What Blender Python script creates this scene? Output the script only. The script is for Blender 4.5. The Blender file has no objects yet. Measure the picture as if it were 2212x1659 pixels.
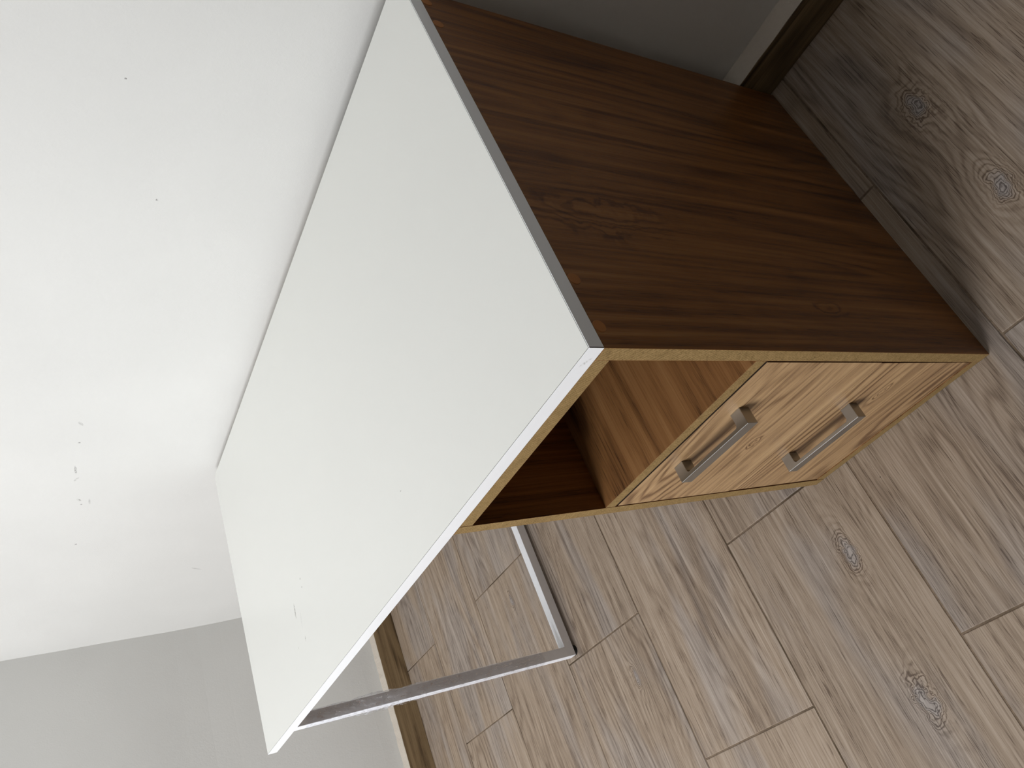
import bpy, bmesh, math, random
from mathutils import Matrix, Vector, noise
rnd = random.Random(7)
sc = bpy.context.scene
COL = sc.collection

# ------------------------------------------------------------------ camera
FPX = 1713.54
RROWS = [[0.4389654, -0.3492682, -0.82784123], [-0.60727082, -0.79438613, 0.01314616], [-0.66221713, 0.49695311, -0.56080842]]
CAM = Vector((0.43044, -0.36322, 1.21744))
cam = bpy.data.cameras.new('camera')
cam.sensor_fit = 'HORIZONTAL'; cam.sensor_width = 36.0
cam.lens = FPX / 2212 * 36.0
cam.clip_start = 0.02; cam.clip_end = 50
camo = bpy.data.objects.new('camera', cam); COL.objects.link(camo)
r, dn, fw = [Vector(v) for v in RROWS]
M = Matrix((r, -dn, -fw)).transposed().to_4x4(); M.translation = CAM
camo.matrix_world = M
sc.camera = camo

# ------------------------------------------------------------------ light
sc.view_settings.view_transform = 'Standard'; sc.view_settings.look = 'None'
sc.view_settings.gamma = 1.0; sc.view_settings.use_curve_mapping = False
sc.view_settings.exposure = 0.0
sc.cycles.max_bounces = 10; sc.cycles.diffuse_bounces = 6
sc.cycles.sample_clamp_indirect = 4.0
sc.cycles.use_denoising = True
w = bpy.data.worlds.new('daylight'); sc.world = w; w.use_nodes = True
w.node_tree.nodes['Background'].inputs[0].default_value = (0.78, 0.88, 1.0, 1)
w.node_tree.nodes['Background'].inputs[1].default_value = 1.2
RX0, RX1, RY0, RH = -2.222, 3.4, -2.0, 2.6        # room: left, right, front, height
WX0, WX1, WZ0, WZ1 = -1.80, -0.65, 0.95, 2.45      # the window in the front wall
a = bpy.data.lights.new('window_daylight', 'AREA'); a.shape = 'RECTANGLE'
a.size = WX1 - WX0; a.size_y = WZ1 - WZ0; a.energy = 84; a.color = (0.98, 0.98, 1.0)
ao = bpy.data.objects.new('window_daylight', a); COL.objects.link(ao)
ao.location = ((WX0 + WX1) / 2, RY0 - 0.16, (WZ0 + WZ1) / 2)
ao.rotation_euler = (math.radians(90), 0, 0)       # -Z of the light points to +Y

# ------------------------------------------------------------------ helpers
def srgb(c):
    return tuple(((x / 255) / 12.92 if x / 255 <= 0.04045 else ((x / 255 + 0.055) / 1.055) ** 2.4) for x in c) + (1,)

class NT:
    def __init__(s, name):
        s.m = bpy.data.materials.new(name); s.m.use_nodes = True
        s.t = s.m.node_tree; s.b = s.t.nodes['Principled BSDF']
        s.out = s.t.nodes['Material Output']
    def n(s, typ, **kw):
        nd = s.t.nodes.new(typ)
        for k, v in kw.items():
            setattr(nd, k, v)
        return nd
    def l(s, a_, b_): s.t.links.new(a_, b_)
    def put(s, sock, v):
        if hasattr(v, 'links') or isinstance(v, bpy.types.NodeSocket): s.l(v, sock)
        else: sock.default_value = v
    def math(s, op, a_, b_=None, c_=None, clamp=False):
        nd = s.n('ShaderNodeMath', operation=op); nd.use_clamp = clamp
        s.put(nd.inputs[0], a_)
        if b_ is not None: s.put(nd.inputs[1], b_)
        if c_ is not None: s.put(nd.inputs[2], c_)
        return nd.outputs[0]
    def vmath(s, op, a_, b_):
        nd = s.n('ShaderNodeVectorMath', operation=op)
        s.put(nd.inputs[0], a_); s.put(nd.inputs[1], b_)
        return nd.outputs[0]
    def mix(s, f, a_, b_, blend='MIX'):
        nd = s.n('ShaderNodeMix', data_type='RGBA', blend_type=blend)
        s.put(nd.inputs[0], f); s.put(nd.inputs[6], a_); s.put(nd.inputs[7], b_)
        return nd.outputs[2]
    def noise(s, vec, scale=1, detail=2, rough=.5, dist=0.0):
        nd = s.n('ShaderNodeTexNoise'); s.put(nd.inputs['Vector'], vec)
        nd.inputs['Scale'].default_value = scale; nd.inputs['Detail'].default_value = detail
        nd.inputs['Roughness'].default_value = rough; nd.inputs['Distortion'].default_value = dist
        return nd.outputs['Fac']
    def ramp(s, f, stops):
        nd = s.n('ShaderNodeValToRGB'); s.put(nd.inputs[0], f)
        e = nd.color_ramp.elements
        while len(e) < len(stops): e.new(0.5)
        for x, (pz, c) in zip(e, stops): x.position = pz; x.color = c
        return nd.outputs[0]
    def rng(s, f, a0, a1, b0=0.0, b1=1.0):
        nd = s.n('ShaderNodeMapRange'); nd.clamp = True; nd.interpolation_type = 'SMOOTHSTEP'
        s.put(nd.inputs[0], f)
        for i, v in enumerate((a0, a1, b0, b1)): nd.inputs[1 + i].default_value = v
        return nd.outputs[0]
    def bump(s, h, strength, dist=0.001):
        nd = s.n('ShaderNodeBump'); nd.inputs['Strength'].default_value = strength
        nd.inputs['Distance'].default_value = dist
        s.l(h, nd.inputs['Height']); s.l(nd.outputs[0], s.b.inputs['Normal'])

def coords(nt, rand=True):
    tc = nt.n('ShaderNodeTexCoord').outputs['Object']
    if not rand: return tc, tc
    oi = nt.n('ShaderNodeObjectInfo').outputs['Random']
    cx = nt.n('ShaderNodeCombineXYZ')
    nt.l(nt.math('MULTIPLY', oi, 31.7), cx.inputs[0]); nt.l(nt.math('MULTIPLY', oi, 57.3), cx.inputs[1])
    nt.l(nt.math('MULTIPLY', oi, 11.9), cx.inputs[2])
    return tc, nt.vmath('ADD', tc, cx.outputs[0])

def marks(nt, tc, lst, ax):
    """sum of soft ellipses (small scuffs that belong to the surface); ax = the two in-plane axes"""
    sep = nt.n('ShaderNodeSeparateXYZ'); nt.l(tc, sep.inputs[0])
    tot = None
    for (u, v, ru, rv, ang, k) in lst:
        du = nt.math('SUBTRACT', sep.outputs[ax[0]], u); dv = nt.math('SUBTRACT', sep.outputs[ax[1]], v)
        c_, s_ = math.cos(ang), math.sin(ang)
        a_ = nt.math('ADD', nt.math('MULTIPLY', du, c_ / ru), nt.math('MULTIPLY', dv, s_ / ru))
        b_ = nt.math('ADD', nt.math('MULTIPLY', du, -s_ / rv), nt.math('MULTIPLY', dv, c_ / rv))
        d = nt.math('ADD', nt.math('MULTIPLY', a_, a_), nt.math('MULTIPLY', b_, b_))
        f = nt.math('MULTIPLY', nt.rng(d, 0.2, 1.0, 1.0, 0.0), k)
        tot = f if tot is None else nt.math('MAXIMUM', tot, f)
    return tot

def wood_mat(name, axis, pal, across=7.0, along=0.55, rings=26.0, ringk=.45, fine=260.0, finek=.35,
             grey=None, rough=.45, bumpk=.25, knots=None, kasp=.45, kgain=.42, kring=.4, strk=1.5, seed=0.0, spec=.35, tint=1.0, pores=.3, n1k=.3, gk=.75):
    """grain runs along `axis`; pal = (dark, mid, light)"""
    nt = NT(name)
    tc, rc = coords(nt)
    if seed: rc = nt.vmath('ADD', rc, (seed, seed * 1.7, seed * .3))
    sc3 = [across] * 3; sc3[axis] = along * across * .22
    v1 = nt.vmath('MULTIPLY', rc, tuple(sc3))
    n1 = nt.noise(v1, 1.0, 2.0, .45, .35)
    kn = None
    if knots:
        sep = nt.n('ShaderNodeSeparateXYZ'); nt.l(tc, sep.inputs[0])
        wob = nt.math('MULTIPLY', nt.math('SUBTRACT', nt.noise(rc, 38.0, 3.0, .6), .5), 2.4)
        wob2 = nt.math('MULTIPLY', nt.math('SUBTRACT', nt.noise(nt.vmath('ADD', rc, (5.0, 3.0, 8.0)), 26.0, 2.0, .6), .5), 1.6)
        for k in ('knot_a', 'knot_b'):
            at = nt.n('ShaderNodeAttribute'); at.attribute_type = 'OBJECT'; at.attribute_name = k
            ks = nt.n('ShaderNodeSeparateXYZ'); nt.l(at.outputs['Vector'], ks.inputs[0])
            dx = nt.math('SUBTRACT', sep.outputs[knots[0]], ks.outputs[0]); dy = nt.math('SUBTRACT', sep.outputs[knots[1]], ks.outputs[1])
            dx = nt.math('ADD', nt.math('DIVIDE', dx, nt.math('MULTIPLY', ks.outputs[2], kasp)), wob)
            dy = nt.math('ADD', nt.math('DIVIDE', dy, ks.outputs[2]), wob2)
            d2 = nt.math('ADD', nt.math('MULTIPLY', dx, dx), nt.math('MULTIPLY', dy, dy))
            g = nt.math('DIVIDE', 1.0, nt.math('ADD', 1.0, nt.math('POWER', d2, 1.2)))
            kn = g if kn is None else nt.math('MAXIMUM', kn, g)
        n1 = nt.math('ADD', n1, nt.math('MULTIPLY', kn, kgain))
    fs = [fine] * 3; fs[axis] = fine * .014
    f1 = nt.noise(nt.vmath('MULTIPLY', rc, tuple(fs)), 1.0, 3.0, .6, .1)
    ms = [fine * .22] * 3; ms[axis] = fine * .0045
    f2 = nt.noise(nt.vmath('MULTIPLY', rc, tuple(ms)), 1.0, 3.0, .55, .2)
    ph = nt.math('ADD', nt.math('MULTIPLY', n1, rings * 6.283), nt.math('MULTIPLY', f2, 3.2))
    ring = nt.math('MULTIPLY_ADD', nt.math('SINE', ph), .5, .5)
    ring = nt.math('POWER', ring, 2.2)
    kr = ringk if kn is None else nt.math('MULTIPLY_ADD', nt.rng(kn, .12, .5), kring, ringk)
    # rings are only clear where a slow mask says so
    mk = nt.rng(nt.noise(nt.vmath('MULTIPLY', rc, tuple([4.5 if i != axis else 1.6 for i in range(3)])), 1.0, 1.0), .38, .68, .25, 1.0)
    if kn is not None: mk = nt.math('MAXIMUM', mk, nt.rng(kn, .08, .4))
    v = nt.math('MULTIPLY_ADD', nt.math('SUBTRACT', f2, .5), strk, .56)
    v = nt.math('SUBTRACT', v, nt.math('MULTIPLY', nt.math('MULTIPLY', ring, mk), kr))
    v = nt.math('ADD', v, nt.math('MULTIPLY', nt.math('SUBTRACT', f1, .5), finek * 2))
    ps = [1000.0] * 3; ps[axis] = 26.0
    po = nt.rng(nt.noise(nt.vmath('MULTIPLY', rc, tuple(ps)), 1.0, 2.0, .5), .54, .66)
    po = nt.math('MULTIPLY', po, nt.math('MULTIPLY_ADD', nt.rng(f2, .6, .35), .8, .25))
    v = nt.math('SUBTRACT', v, nt.math('MULTIPLY', po, pores))
    v = nt.math('ADD', v, nt.math('MULTIPLY', nt.math('SUBTRACT', n1, .5), n1k))
    col = nt.ramp(v, [(0.0, srgb(pal[0])), (.5, srgb(pal[1])), (1.0, srgb(pal[2]))])
    if grey is not None:
        gm = nt.rng(nt.noise(nt.vmath('MULTIPLY', rc, tuple([9.0 if i != axis else 2.2 for i in range(3)])), 1.0, 2.0, .6, .4), .42, .66, 0, gk)
        if kn is not None: gm = nt.math('MAXIMUM', gm, nt.rng(kn, .35, .9))
        col = nt.mix(gm, col, nt.mix(v, srgb(grey[0]), srgb(grey[1])))
        vo = nt.n('ShaderNodeTexVoronoi'); nt.l(rc, vo.inputs['Vector']); vo.inputs['Scale'].default_value = 13
        vs_ = nt.n('ShaderNodeSeparateColor'); nt.l(vo.outputs['Color'], vs_.inputs[0])
        sp = nt.math('MULTIPLY', nt.math('LESS_THAN', vo.outputs['Distance'], .020), nt.math('GREATER_THAN', vs_.outputs[0], .72))
        col = nt.mix(nt.math('MULTIPLY', sp, .85), col, srgb((30, 24, 20)))
    # every piece a little lighter or darker
    oi = nt.n('ShaderNodeObjectInfo').outputs['Random']
    hs = nt.n('ShaderNodeHueSaturation'); nt.l(col, hs.inputs['Color'])
    nt.l(nt.math('MULTIPLY_ADD', oi, .10 * tint, 1 - .05 * tint), hs.inputs['Value'])
    nt.l(hs.outputs[0], nt.b.inputs['Base Color'])
    nt.l(nt.math('MULTIPLY_ADD', f1, .15, rough - .07), nt.b.inputs['Roughness'])
    nt.b.inputs['Specular IOR Level'].default_value = spec
    if bumpk:
        h = nt.math('ADD', nt.math('SUBTRACT', nt.rng(f1, .35, .6), po), nt.math('MULTIPLY', ring, nt.math('MULTIPLY', mk, -.6)))
        nt.bump(h, bumpk, .0006)
    return nt.m

# ---- materials
def paint(name, col, marklist=None, ax=(0, 2), texk=.22):
    nt = NT(name); tc, _ = coords(nt, False)
    h = nt.math('ADD', nt.noise(tc, 260, 3, .55), nt.math('MULTIPLY', nt.noise(tc, 70, 2, .5), .8))
    big = nt.noise(tc, 3.0, 2)
    c = nt.mix(nt.rng(big, .3, .7, 0, 1), srgb(col), srgb([x - 4 for x in col]))
    if marklist:
        mk = marks(nt, tc, marklist, ax)
        tex = nt.rng(nt.noise(tc, 420, 3, .7), .42, .58)
        c = nt.mix(nt.math('MULTIPLY', mk, tex), c, srgb((92, 90, 88)))
    nt.put(nt.b.inputs['Base Color'], c)
    nt.b.inputs['Roughness'].default_value = .62
    nt.b.inputs['Specular IOR Level'].default_value = .3
    nt.bump(h, texk, .0012)
    return nt.m

WALLM = [(-1.225, 1.040, .020, .0030, .12, .65), (-1.262, 1.036, .010, .003, -.5, .5), (-1.052, 1.042, .010, .0035, .6, .5), (-1.12, 1.040, .003, .003, 0, .7),
         (-1.352, 1.025, .008, .004, .6, .8), (-1.372, 1.019, .003, .003, 0, .8), (-1.362, 1.003, .014, .003, .1, .45),
         (-1.561, 1.018, .0035, .003, 0, 1.3), (-.258, 1.043, .002, .002, 0, 1.2), (-.08, .858, .003, .003, .4, 1.2),
         (-.459, .978, .003, .002, .4, .8), (-1.788, .70, .022, .003, 1.0, .5), (-.02, 1.0, .002, .002, 0, 1), (-.03, .95, .0025, .002, 0, 1)]
M_wall = paint('white_wall_paint', (212, 212, 209), WALLM)
M_wall2 = paint('white_wall_paint_plain', (212, 212, 209))
M_wallr = paint('grey_wall_paint', (132, 127, 121))
M_ceil = paint('ceiling_paint', (232, 232, 230))

def desk_white():
    nt = NT('white_laminate'); tc, _ = coords(nt, False)
    mk = marks(nt, tc, [(-.922, .153, .016, .0035, 1.4, .8), (-.86, .186, .003, .002, 0, .9), (-.861, .171, .0025, .002, 0, .6),
                        (-.946, .094, .003, .002, .4, .4), (-.901, .093, .006, .002, 1.2, .6), (-.90, .128, .02, .001, 1.3, .35),
                        (-.42, .10, .002, .001, 0, .8)], (0, 1))
    tex = nt.rng(nt.noise(tc, 500, 3, .7), .42, .56)
    sm = nt.noise(nt.vmath('MULTIPLY', tc, (2.0, 5.0, 1.0)), 1.0, 2, .5, 0)
    c = nt.mix(sm, srgb((234, 235, 231)), srgb((231, 232, 228)))
    c = nt.mix(nt.math('MULTIPLY', mk, tex), c, srgb((120, 118, 112)))
    nt.put(nt.b.inputs['Base Color'], c)
    nt.l(nt.math('MULTIPLY_ADD', sm, .05, .22), nt.b.inputs['Roughness'])
    nt.b.inputs['Specular IOR Level'].default_value = .4
    nt.bump(nt.noise(tc, 900, 2, .6), .02, .0002)
    return nt.m
M_top = desk_white()
def plain(name, col, rough=.5, metal=0.0, spec=.4, nz=None):
    nt = NT(name); tc, _ = coords(nt, False)
    f = nt.noise(tc, nz or 60, 3, .6)
    nt.put(nt.b.inputs['Base Color'], nt.mix(nt.rng(f, .3, .7), srgb(col), srgb([max(0, x * .985) for x in col])))
    nt.b.inputs['Roughness'].default_value = rough; nt.b.inputs['Metallic'].default_value = metal
    nt.b.inputs['Specular IOR Level'].default_value = spec
    return nt
M_band = plain('white_edge_band', (234, 236, 238), .28, 0, .55)
_tc = coords(M_band, False)[0]                      # one faint rub mark near the front corner
_f = M_band.math('MULTIPLY', marks(M_band, _tc, [(-.022, .7405, .009, .0025, -.5, .5)], (0, 2)), M_band.rng(M_band.noise(_tc, 300, 3, .7), .4, .6))
M_band.put(M_band.b.inputs['Base Color'], M_band.mix(_f, srgb((234, 236, 238)), srgb((150, 148, 140)))); M_band = M_band.m
M_glue = plain('dark_glue_line', (92, 88, 80), .7).m
M_steel = plain('grey_painted_steel', (232, 234, 238), .45, .0, .3).m
M_rubber = plain('black_rubber', (18, 17, 16), .6).m
M_gapshade = plain('brown_edge_gap_shade', (48, 34, 22), .7).m  # brown drawer edges darkened so the gaps around the fronts read as shadow
M_plaster = plain('rough_mortar', (205, 196, 184), .9, nz=120)
M_plaster.bump(M_plaster.noise(coords(M_plaster, False)[0], 180, 4, .7), .8, .002); M_plaster = M_plaster.m
M_cap = plain('orange_brown_cap', (158, 100, 44), .5).m
M_frame = plain('white_window_frame', (230, 230, 228), .4).m

def brushed():
    nt = NT('brushed_nickel'); tc, _ = coords(nt, False)
    f = nt.noise(nt.vmath('MULTIPLY', tc, (40, 900, 900)), 1.0, 3, .6)
    nt.b.inputs['Base Color'].default_value = srgb((168, 167, 164)); nt.b.inputs['Metallic'].default_value = 1.0
    nt.l(nt.math('MULTIPLY_ADD', f, .12, .27), nt.b.inputs['Roughness'])
    nt.bump(f, .05, .0003)
    return nt.m
M_nickel = brushed()

def mdf():
    nt = NT('raw_mdf_edge'); tc, rc = coords(nt)
    f = nt.noise(rc, 700, 4, .7); g = nt.noise(nt.vmath('MULTIPLY', rc, (90, 90, 90)), 1.0, 3, .6, .8)
    wv = nt.n('ShaderNodeTexWave'); nt.l(rc, wv.inputs[0]); wv.inputs['Scale'].default_value = 110
    wv.inputs['Distortion'].default_value = 2.5; wv.inputs['Detail'].default_value = 2; wv.bands_direction = 'DIAGONAL'
    v = nt.math('ADD', nt.math('MULTIPLY', f, .75), nt.math('ADD', nt.math('MULTIPLY', g, .25), nt.math('MULTIPLY', wv.outputs['Fac'], .10)))
    nt.put(nt.b.inputs['Base Color'], nt.ramp(v, [(.33, srgb((90, 71, 42))), (.52, srgb((132, 108, 69))), (.75, srgb((162, 136, 93)))]))
    nt.b.inputs['Roughness'].default_value = .85; nt.b.inputs['Specular IOR Level'].default_value = .15
    nt.bump(v, .3, .0006)
    return nt.m
M_mdf = mdf()

def grout():
    nt = NT('floor_grout'); tc, _ = coords(nt, False)
    f = nt.noise(tc, 6, 3, .6); g = nt.noise(tc, 150, 3, .7)
    c = nt.mix(nt.rng(f, .45, .62), srgb((132, 114, 96)), srgb((84, 70, 52)))
    nt.put(nt.b.inputs['Base Color'], nt.mix(nt.rng(g, .3, .7, 0, .4), c, srgb((60, 50, 38))))
    nt.b.inputs['Roughness'].default_value = .95
    return nt.m
M_grout = grout()

M_floor = wood_mat('oak_look_floor_tile', 1, ((96, 79, 65), (151, 134, 116), (188, 173, 157)), across=8, along=.7, rings=18, ringk=.26,
                   fine=420, finek=.46, pores=.42, grey=((92, 84, 80), (184, 175, 168)), rough=.5, bumpk=.35, knots=(0, 1), strk=.6, gk=.6, n1k=.25)
M_skirtx = wood_mat('oak_look_skirting_x', 0, ((70, 55, 36), (118, 98, 70), (150, 130, 100)), across=9, rings=10, fine=300, rough=.5)
M_skirty = wood_mat('oak_look_skirting_y', 1, ((78, 62, 42), (122, 102, 74), (148, 128, 98)), across=9, rings=10, fine=300, rough=.5)
BR = ((68, 34, 12), (120, 76, 34), (152, 104, 56))
M_lamz = wood_mat('brown_laminate_grain_z', 2, BR, across=7, along=.6, rings=14, ringk=.3, fine=420, finek=.2, rough=.42, knots=(1, 2), kasp=.35, kgain=.15, kring=.1, bumpk=.3, tint=.2, seed=3.1)
M_lamy = wood_mat('brown_laminate_grain_y', 1, ((66, 40, 20), (130, 90, 52), (166, 124, 80)), across=6, along=.8, rings=12, ringk=.4, fine=300, finek=.28, rough=.45, bumpk=.3, tint=.2, seed=1.3, strk=1.0)
M_lamx = wood_mat('light_laminate_grain_x', 0, ((108, 78, 50), (168, 136, 98), (202, 170, 128)), across=9, along=.6, rings=16, ringk=.5, fine=420, finek=.3, rough=.42, knots=(2, 0), kasp=.4, kgain=.16, kring=.1, bumpk=.25, tint=.4, seed=5.2, strk=.8)

def glass():
    nt = NT('clear_film'); tc, _ = coords(nt, False)
    t = nt.n('ShaderNodeBsdfTransparent'); t.inputs[0].default_value = (.985, .985, .99, 1)
    g = nt.n('ShaderNodeBsdfGlossy'); g.inputs['Roughness'].default_value = .2; g.inputs[0].default_value = (.95, .95, .97, 1)
    fr = nt.n('ShaderNodeFresnel'); fr.inputs[0].default_value = 1.5
    cr = nt.rng(nt.noise(nt.vmath('MULTIPLY', tc, (160, 160, 60)), 1.0, 3, .7, 1.5), .55, .62, .0, .8)
    mx = nt.n('ShaderNodeMixShader')
    nt.l(nt.math('ADD', nt.math('MULTIPLY', fr.outputs[0], .4), nt.math('MULTIPLY', cr, .5), clamp=True), mx.inputs[0])
    nt.l(t.outputs[0], mx.inputs[1]); nt.l(g.outputs[0], mx.inputs[2])
    bp = nt.n('ShaderNodeBump'); bp.inputs['Strength'].default_value = .8; bp.inputs['Distance'].default_value = .002
    nt.l(nt.noise(nt.vmath('MULTIPLY', tc, (120, 120, 50)), 1.0, 3, .6, 1.0), bp.inputs['Height']); nt.l(bp.outputs[0], g.inputs['Normal']); nt.l(bp.outputs[0], fr.inputs['Normal'])
    nt.l(mx.outputs[0], nt.out.inputs[0])
    return nt.m
M_film = glass()

# ---- mesh helpers
def box_bm(bm, x0, x1, y0, y1, z0, z1, mi=0, faces=None):
    vs = [bm.verts.new((x, y, z)) for x in (x0, x1) for y in (y0, y1) for z in (z0, z1)]
    F = {'-x': (0, 1, 3, 2), '+x': (4, 6, 7, 5), '-y': (0, 4, 5, 1), '+y': (2, 3, 7, 6), '-z': (0, 2, 6, 4), '+z': (1, 5, 7, 3)}
    for k, f in F.items():
        fc = bm.faces.new([vs[i] for i in f]); fc.material_index = (faces or {}).get(k, mi)
def link(name, bm, mats, parent=None, bevel=0.0, seg=2, smooth=False):
    bmesh.ops.recalc_face_normals(bm, faces=bm.faces)
    if bevel: bmesh.ops.bevel(bm, geom=list(bm.edges), offset=bevel, segments=seg, affect='EDGES', profile=.6, clamp_overlap=True)
    me = bpy.data.meshes.new(name); bm.to_mesh(me); bm.free()
    for m in (mats if isinstance(mats, (list, tuple)) else [mats]): me.materials.append(m)
    if smooth:
        for p_ in me.polygons: p_.use_smooth = True
    o = bpy.data.objects.new(name, me); COL.objects.link(o)
    if parent: o.parent = parent
    return o
def box(name, x0, x1, y0, y1, z0, z1, mats, parent=None, bevel=0.0, faces=None):
    bm = bmesh.new(); box_bm(bm, x0, x1, y0, y1, z0, z1, 0, faces)
    return link(name, bm, mats, parent, bevel)
def structure(o, label=None):
    o['kind'] = 'structure'
    if label: o['label'] = label
    return o

# ------------------------------------------------------------------ measured layout (metres)
W, D, H, T = 1.2548, 0.6425, 0.75, 0.0181
PT, PW, PD = 0.0185, 0.3613, 0.6100        # carcass board, pedestal width, depth
ZS1, ZS2, ZD, ZB = 0.4978, 0.4749, 0.2455, 0.0216
YB = 0.6165                                # front face of the back skirting
HB = 0.084
YW = 0.655                                 # back wall near the floor

# ------------------------------------------------------------------ room
fl = box('floor', RX0 - .1, RX1 + .1, RY0 - .1, .70, -.06, -.0013, M_grout)
structure(fl, 'grey brown oak look plank tile floor with dark narrow joints')
PX, PY, GAP = 0.3185, 0.6360, 0.0032
KN = {(0, 0): ((.152, .372, .030), (.160, .180, .026)), (-2, -1): ((-.401, -.365, .036), (-.380, -.119, .030)),
      (-1, 0): ((-.15, .12, .02), None), (-3, 0): (None, None), (-4, 0): ((-1.13, .47, .016), None), (-5, 0): ((-1.38, .25, .02), None),
      (-1, -1): ((-.16, -.12, .022), None), (-4, -1): ((-1.02, -.10, .018), None), (-5, -1): ((-1.44, -.05, .024), None)}
def tile_mesh(lx, ly):
    bm = bmesh.new(); box_bm(bm, -lx / 2, lx / 2, -ly / 2, ly / 2, -.009, 0)
    bmesh.ops.recalc_face_normals(bm, faces=bm.faces)
    ed = [e for e in bm.edges if all(v.co.z > -.001 for v in e.verts)]
    bmesh.ops.bevel(bm, geom=ed, offset=.0011, segments=2, affect='EDGES', profile=.5)
    me = bpy.data.meshes.new('floor_tile'); bm.to_mesh(me); bm.free(); me.materials.append(M_floor)
    return me
full = tile_mesh(PX - GAP, PY - GAP)
for i in range(-7, 11):
    x0 = .030 + PX * i; x1 = x0 + PX
    if x0 >= RX1 or x1 <= RX0: continue
    for j in range(-7, 2):
        y0 = (.0125 if i % 2 == 0 else -.3055) + PY * j; y1 = y0 + PY
        cx0, cx1, cy0, cy1 = max(x0, RX0), min(x1, RX1), max(y0, RY0), min(y1, .70)
        if cy1 - cy0 < .01 or cx1 - cx0 < .01: continue
        wh = (cx1 - cx0 > PX - 1e-4) and (cy1 - cy0 > PY - 1e-4)
        me = full if wh else tile_mesh(cx1 - cx0 - GAP, cy1 - cy0 - GAP)
        o = bpy.data.objects.new('floor_tile', me); COL.objects.link(o); o.parent = fl
        o.location = ((cx0 + cx1) / 2, (cy0 + cy1) / 2, rnd.uniform(-.0003, 0))
        ks = KN.get((i, j), (None, None))
        for nm, k in zip(('knot_a', 'knot_b'), ks):
            o[nm] = [k[0] - o.location.x, k[1] - o.location.y, k[2]] if k else [9.0, 9.0, .02]

def wall_y(x, z):
    t = min(1, max(0, (z - .083) / .667)); t = t * t * (3 - 2 * t)
    return YW + .0018 * noise.noise(Vector((x * 5, z * 5, 0))) * (1 if z > .7 else .4) + t * (.0115 * max(0, min(1, (x + 2.2) / 1.0)) + .021 * max(0, min(1.1, (x + 1.2) / 1.2)) ** 2)
bm = bmesh.new(); NX, NZ = 70, 46
g = [[bm.verts.new((RX0 - .05 + (RX1 - RX0 + .1) * i / NX, 0, RH * k / NZ)) for k in range(NZ + 1)] for i in range(NX + 1)]
for row in g:
    for v in row: v.co.y = wall_y(v.co.x, v.co.z)
for i in range(NX):
    for k in range(NZ): bm.faces.new((g[i][k], g[i + 1][k], g[i + 1][k + 1], g[i][k + 1]))
bk = [bm.verts.new((x, .85, z)) for x in (RX0 - .05, RX1 + .05) for z in (0, RH)]
bm.faces.new((bk[0], bk[1], bk[3], bk[2]))
structure(link('wall_back', bm, M_wall, smooth=True), 'white painted wall behind the desk with faint scuffs')
bm = bmesh.new(); LW = [(-2.162 - .060 * (lambda t: t * t * (3 - 2 * t))(min(1, z / .7)), z) for z in [.07 * q for q in range(11)] + [RH]]; NL = len(LW) + 2
ga = [[bm.verts.new((x, y, z)) for x, z in LW + [(RX0 - .15, RH), (RX0 - .15, 0)]] for y in (RY0, .85)]
for k in range(NL): bm.faces.new((ga[0][k], ga[0][(k + 1) % NL], ga[1][(k + 1) % NL], ga[1][k]))
bm.faces.new(ga[0]); bm.faces.new(ga[1])
structure(link('wall_left', bm, M_wall2), 'white painted wall in shade at the end of the desk')
structure(box('wall_right', RX1, RX1 + .15, RY0, .85, 0, RH, M_wallr))
bm = bmesh.new()
for b_ in ((RX0 - .15, WX0, 0, RH), (WX1, RX1 + .15, 0, RH), (WX0, WX1, 0, WZ0), (WX0, WX1, WZ1, RH)):
    box_bm(bm, b_[0], b_[1], RY0 - .15, RY0, b_[2], b_[3])
structure(link('wall_front', bm, M_wallr))
structure(box('ceiling', RX0 - .15, RX1 + .15, RY0 - .15, .85, RH, RH + .1, M_ceil))
bm = bmesh.new()
for b_ in ((WX0, WX0 + .05, WZ0, WZ1), (WX1 - .05, WX1, WZ0, WZ1), (WX0 + .05, WX1 - .05, WZ0, WZ0 + .05), (WX0 + .05, WX1 - .05, WZ1 - .05, WZ1),
           ((WX0 + WX1) / 2 - .03, (WX0 + WX1) / 2 + .03, WZ0 + .05, WZ1 - .05)):
    box_bm(bm, b_[0], b_[1], RY0 - .10, RY0 - .05, b_[2], b_[3])
structure(link('window_1', bm, M_frame))

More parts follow.
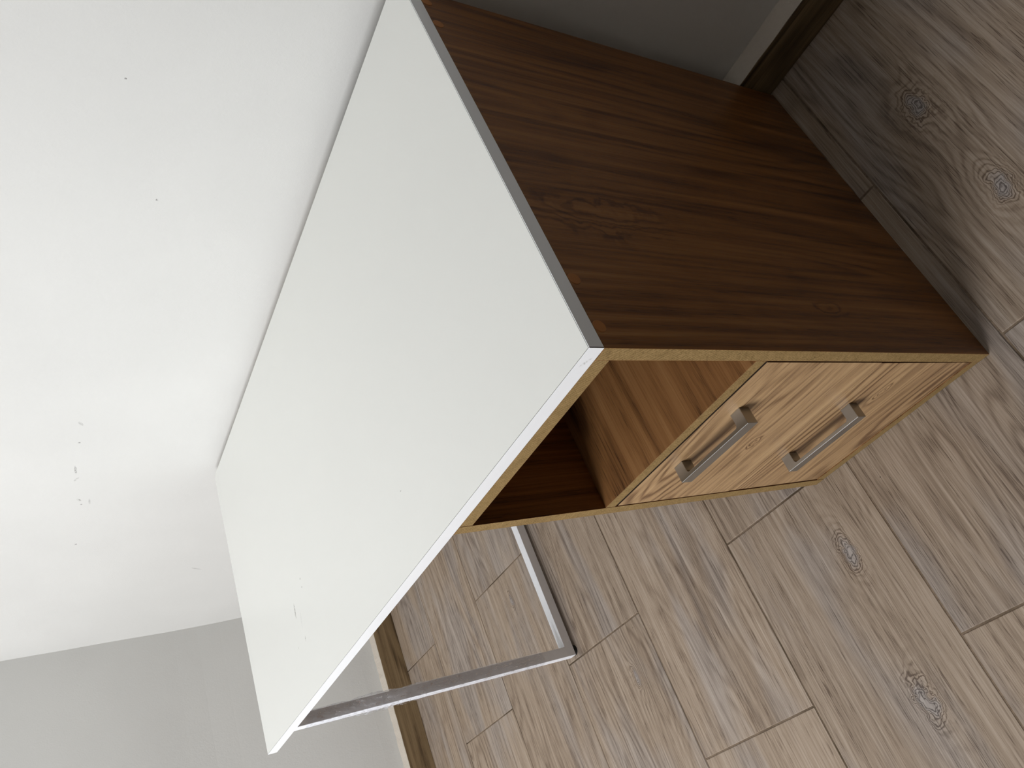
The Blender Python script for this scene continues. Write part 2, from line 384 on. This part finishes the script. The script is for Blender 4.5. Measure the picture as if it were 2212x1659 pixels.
# skirting tiles with a rough mortar fillet on top
def skirt(name, axis, a0, a1, joints, front, back, mat, label):
    bm = bmesh.new()       # mortar ledge between the tile and the wall, wavy along the wall
    n = 160; rows = []
    for i in range(n + 1):
        s = a0 + (a1 - a0) * i / n
        wob = .0035 * noise.noise(Vector((s * 14, 3, 0))) + .0015 * noise.noise(Vector((s * 60, 1, 0)))
        zt = HB + .0008 + .0012 * noise.noise(Vector((s * 40, 7, 0)))
        fr = front + (.0012 + .001 * noise.noise(Vector((s * 90, 5, 0)))) * (1 if back > front else -1)
        prof = [(fr, .0), (fr + (.0085 if back > front else -.0085), .0)]
        pr = [(fr, HB - .004), (fr, zt), (back, zt + .003 + abs(wob)), (back + (.01 if back > front else -.01), zt + .004 + abs(wob)), (back + (.01 if back > front else -.01), HB - .004)]
        rows.append([bm.verts.new((s, u, z) if axis == 0 else (u, s, z)) for u, z in pr])
    for r0, r1 in zip(rows, rows[1:]):
        for k in range(len(r0)):
            k2 = (k + 1) % len(r0); bm.faces.new((r0[k], r1[k], r1[k2], r0[k2]))
    root = structure(link(name, bm, M_plaster, smooth=False), label)
    sgn = 1 if back > front else -1
    for s0, s1 in zip(joints, joints[1:]):
        s0 = max(s0, a0); s1 = min(s1, a1)
        u0, u1 = sorted((front, front + sgn * .009))
        if axis == 0: o = box('skirting_tile', s0 + .0012, s1 - .0012, u0, u1, .0005, HB, mat, root, .0008)
        else: o = box('skirting_tile', u0, u1, s0 + .0012, s1 - .0012, .0005, HB, mat, root, .0008)
    return root
skirt('baseboard_back', 0, -2.127, RX1, [-2.127, -1.65, -1.01, -.37, .27, .91, 1.55, 2.19, 2.83, RX1], YB, YW, M_skirtx,
      'brown wood look skirting tiles along the back wall under a pale mortar ledge')
skirt('baseboard_left', 1, RY0, YB, [RY0, -1.36, -.72, -.08, .5555, YB], -2.127, -2.163, M_skirty,
      'brown wood look skirting tiles along the left wall')

# ------------------------------------------------------------------ the desk
desk = bpy.data.objects.new('desk', None); COL.objects.link(desk)
desk.empty_display_size = .1
desk['label'] = 'white topped desk with brown wood drawer pedestal and grey metal leg frame, against white wall'
desk['category'] = 'desk'
def dbox(name, x0, x1, y0, y1, z0, z1, mats, parent=desk, bevel=.0004, faces=None):
    return box(name, x0, x1, y0, y1, z0, z1, mats, parent, bevel, faces)
BT = .0010
top = dbox('tabletop', -W + BT, -BT - .0004, BT + .0004, D, H - T, H, M_top, bevel=.0002)
for nm, c in (('edge_band', (-W + BT, -.0002, 0, BT, H - T, H - .0001)), ('edge_band', (-BT, 0, BT + .0004, D, H - T, H - .0001)), ('edge_band', (-W, -W + BT, 0, D, H - T, H - .0001))):
    dbox(nm, *c, M_band, parent=top, bevel=.00025)
g_ = bmesh.new()
box_bm(g_, -W + BT, -BT, BT, BT + .0004, H - T + .0005, H - .00015); box_bm(g_, -BT - .0004, -BT, BT + .0004, D, H - T + .0005, H - .0004)
box_bm(g_, -.0011, -.0002, .0002, BT + .0003, H - T + .0002, H - .0004)
gl = link('glue_line', g_, M_glue, top); gl['label'] = 'thin dark glue seam along the white edge band'

ZT = H - T - .0006
CB = [M_lamz, M_mdf]
EF = {'-y': 1, '+y': 1, '-z': 1, '+z': 1}
dbox('side_panel', -PT, 0, 0, PD, .0015, ZT, CB, faces=EF)
dbox('side_panel', -PW, -PW + PT, 0, PD, .0015, ZT, CB, faces=EF)
CY = [M_lamy, M_mdf]
EY = {'-y': 1, '+y': 1, '-x': 1, '+x': 1}
dbox('top_panel', -PW + PT + .0002, -PT - .0002, 0.0003, PD, ZT - PT, ZT, CY, faces=EY)
dbox('shelf', -PW + PT + .0002, -PT - .0002, 0.0003, PD - .02, ZS2 + .0055, ZS1, CY, faces=EY)
dbox('bottom_panel', -PW + PT + .0002, -PT - .0002, 0.0003, PD, .0015, ZB - .0015, CY, faces=EY)
dbox('back_panel', -PW + PT + .0005, -PT - .0005, PD - .018, PD - .002, ZB, ZT - PT - .0005, M_lamz)
# round stickers over the screws of the side panel
for (y, z) in ((.583, .7240), (.533, .7240), (.089, .7240), (.027, .7240)):
    bm = bmesh.new(); bmesh.ops.create_cone(bm, cap_ends=True, segments=28, radius1=.0075, radius2=.0072, depth=.0005)
    bmesh.ops.transform(bm, matrix=Matrix.Translation((.0003, y, z)) @ Matrix.Rotation(math.pi / 2, 4, 'Y'), verts=bm.verts)
    o = link('screw_cap', bm, M_cap, desk); o['label'] = 'small round orange brown sticker over a screw'

def drawer(zb, zt, dxr, dxl, yf, tilt):
    x0, x1 = -PW + PT + dxl, -PT - dxr
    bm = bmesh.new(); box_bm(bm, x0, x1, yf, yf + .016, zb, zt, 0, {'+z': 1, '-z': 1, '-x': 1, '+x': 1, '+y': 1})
    for v in bm.verts:                       # hung very slightly out of square
        if v.co.x > -.1 and v.co.z < (zb + zt) / 2: v.co.x -= tilt
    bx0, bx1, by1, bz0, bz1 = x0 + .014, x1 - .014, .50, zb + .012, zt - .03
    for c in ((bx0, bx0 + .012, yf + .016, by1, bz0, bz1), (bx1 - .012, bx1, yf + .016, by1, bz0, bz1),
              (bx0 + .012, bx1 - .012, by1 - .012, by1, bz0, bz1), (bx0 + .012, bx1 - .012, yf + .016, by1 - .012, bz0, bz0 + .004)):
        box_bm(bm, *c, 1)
    return link('drawer', bm, [M_lamx, M_gapshade], desk, .0004)

def handle(parent, xr, xl, zt, hz=.0185, dy=.0235):
    """square bow handle: posts, front bar and rounded inner corners, extruded in z"""
    pw, bt, rr = .0172, .0055, .004
    out = [(xl, 0), (xl, -dy), (xr, -dy), (xr, 0), (xr - pw, 0)]
    for k in range(6):
        t = math.pi / 2 * k / 5; out.append((xr - pw - rr + rr * math.cos(t), -(dy - bt - rr) - rr * math.sin(t)))
    for k in range(6):
        t = math.pi / 2 * k / 5; out.append((xl + pw + rr - rr * math.sin(t), -(dy - bt - rr) - rr * math.cos(t)))
    out.append((xl + pw, 0))
    bm = bmesh.new()
    lo = [bm.verts.new((x, y, zt - hz)) for x, y in out]; hi = [bm.verts.new((x, y, zt)) for x, y in out]
    bm.faces.new(lo); bm.faces.new(hi[::-1])
    for k in range(len(out)):
        k2 = (k + 1) % len(out); bm.faces.new((lo[k], lo[k2], hi[k2], hi[k]))
    bmesh.ops.recalc_face_normals(bm, faces=bm.faces)
    ed = [e for e in bm.edges if e.calc_face_angle(0) > 1.2]
    bmesh.ops.bevel(bm, geom=ed, offset=.0006, segments=2, affect='EDGES', profile=.5)
    o = link('handle', bm, M_nickel, parent); o['label'] = 'square brushed nickel bow handle'
    return o
d1 = drawer(ZD + .0012, ZS2 + .0006, .0030, .0012, .0006, 0)
handle(d1, -.1098, -.2482, .4412).location = (0, .0006, 0)
d2 = drawer(ZB + .0010, ZD - .0014, .0046, .0012, .0012, -.0022)
handle(d2, -.1120, -.2545, .2085).location = (0, .0012, 0)

# metal leg frame: welded rectangle of square tube under the left end
FX1, FS = -1.187, .0245; FX0 = FX1 - FS
FY0, FY1, FZ0, FZ1 = .0205, .600, .0085, H - T - .0004
bm = bmesh.new()
pr = [(FY0, FZ0), (FY1, FZ0), (FY1, FZ1), (FY0, FZ1)]; pi_ = [(FY0 + FS, FZ0 + FS), (FY1 - FS, FZ0 + FS), (FY1 - FS, FZ1 - FS), (FY0 + FS, FZ1 - FS)]
V = {}
for sx in (FX0, FX1):
    for nm, L in (('o', pr), ('i', pi_)):
        V[sx, nm] = [bm.verts.new((sx, y, z)) for y, z in L]
for k in range(4):
    k2 = (k + 1) % 4
    for sx in (FX0, FX1): bm.faces.new((V[sx, 'o'][k], V[sx, 'o'][k2], V[sx, 'i'][k2], V[sx, 'i'][k]))
    for nm in 'oi': bm.faces.new((V[FX0, nm][k], V[FX1, nm][k], V[FX1, nm][k2], V[FX0, nm][k2]))
bmesh.ops.recalc_face_normals(bm, faces=bm.faces)
ed = [e for e in bm.edges if abs(e.calc_face_angle(0)) > .5]
bmesh.ops.bevel(bm, geom=ed, offset=.0009, segments=2, affect='EDGES', profile=.5)
leg = link('leg_frame', bm, M_steel, desk); leg['label'] = 'grey square steel tube leg frame'
for y in (FY0 + .014, FY1 - .014):
    bm = bmesh.new(); bmesh.ops.create_cone(bm, cap_ends=True, segments=24, radius1=.0125, radius2=.0115, depth=.0084)
    bmesh.ops.transform(bm, matrix=Matrix.Translation(((FX0 + FX1) / 2 + .001, y, .0042)), verts=bm.verts)
    o = link('rubber_foot', bm, M_rubber, leg, smooth=False); o['label'] = 'black rubber foot'
# crumpled clear film left round the front upright
bm = bmesh.new(); rows = []; nz, nr = 150, 32
cx, cy = (FX0 + FX1) / 2, FY0 + FS / 2
for k in range(nz + 1):
    t = k / nz; z = .10 + .585 * t
    loose = .0004 + .0046 * math.exp(-((z - .53) / .085) ** 2) + .0012 * math.exp(-((z - .22) / .06) ** 2)
    row = []
    for q in range(nr):
        an = 2 * math.pi * q / nr; c_, s_ = math.cos(an), math.sin(an)
        m_ = max(abs(c_), abs(s_)); u, v = c_ / m_, s_ / m_
        nn = noise.noise(Vector((u * 1.3, v * 1.3, z * 34))) + .7 * noise.noise(Vector((u * 3, v * 3, z * 130)))
        rr_ = FS / 2 + .0006 + loose * max(0, .55 + nn)
        row.append(bm.verts.new((cx + u * rr_, cy + v * rr_, z + .004 * noise.noise(Vector((u * 2, v * 2, 5 if k else 1))))))
    rows.append(row)
for r0, r1 in zip(rows, rows[1:]):
    for q in range(nr):
        q2 = (q + 1) % nr; bm.faces.new((r0[q], r0[q2], r1[q2], r1[q]))
o = link('plastic_wrap', bm, M_film, leg, smooth=False); o['label'] = 'crumpled clear protective film on the front upright'

# figure of the wood: where the eyes of the grain sit on each board (local coordinates across / along the grain)
EYES = {'side_panel': ([.072, .321, .026], [.195, .63, .075]), 'drawer': ([.327, -.196, .014], [9.0, 9.0, .02]),
        'drawer.001': ([9.0, 9.0, .02], [.16, -.09, .016])}
for o in bpy.data.objects:
    if o.type != 'MESH' or 'knot_a' in o: continue
    if not any('laminate' in m.name or 'oak' in m.name for m in o.data.materials if m): continue
    ka, kb = EYES.get(o.name, ([9.0, 9.0, .02], [9.0, 9.0, .02]))
    o['knot_a'] = ka; o['knot_b'] = kb
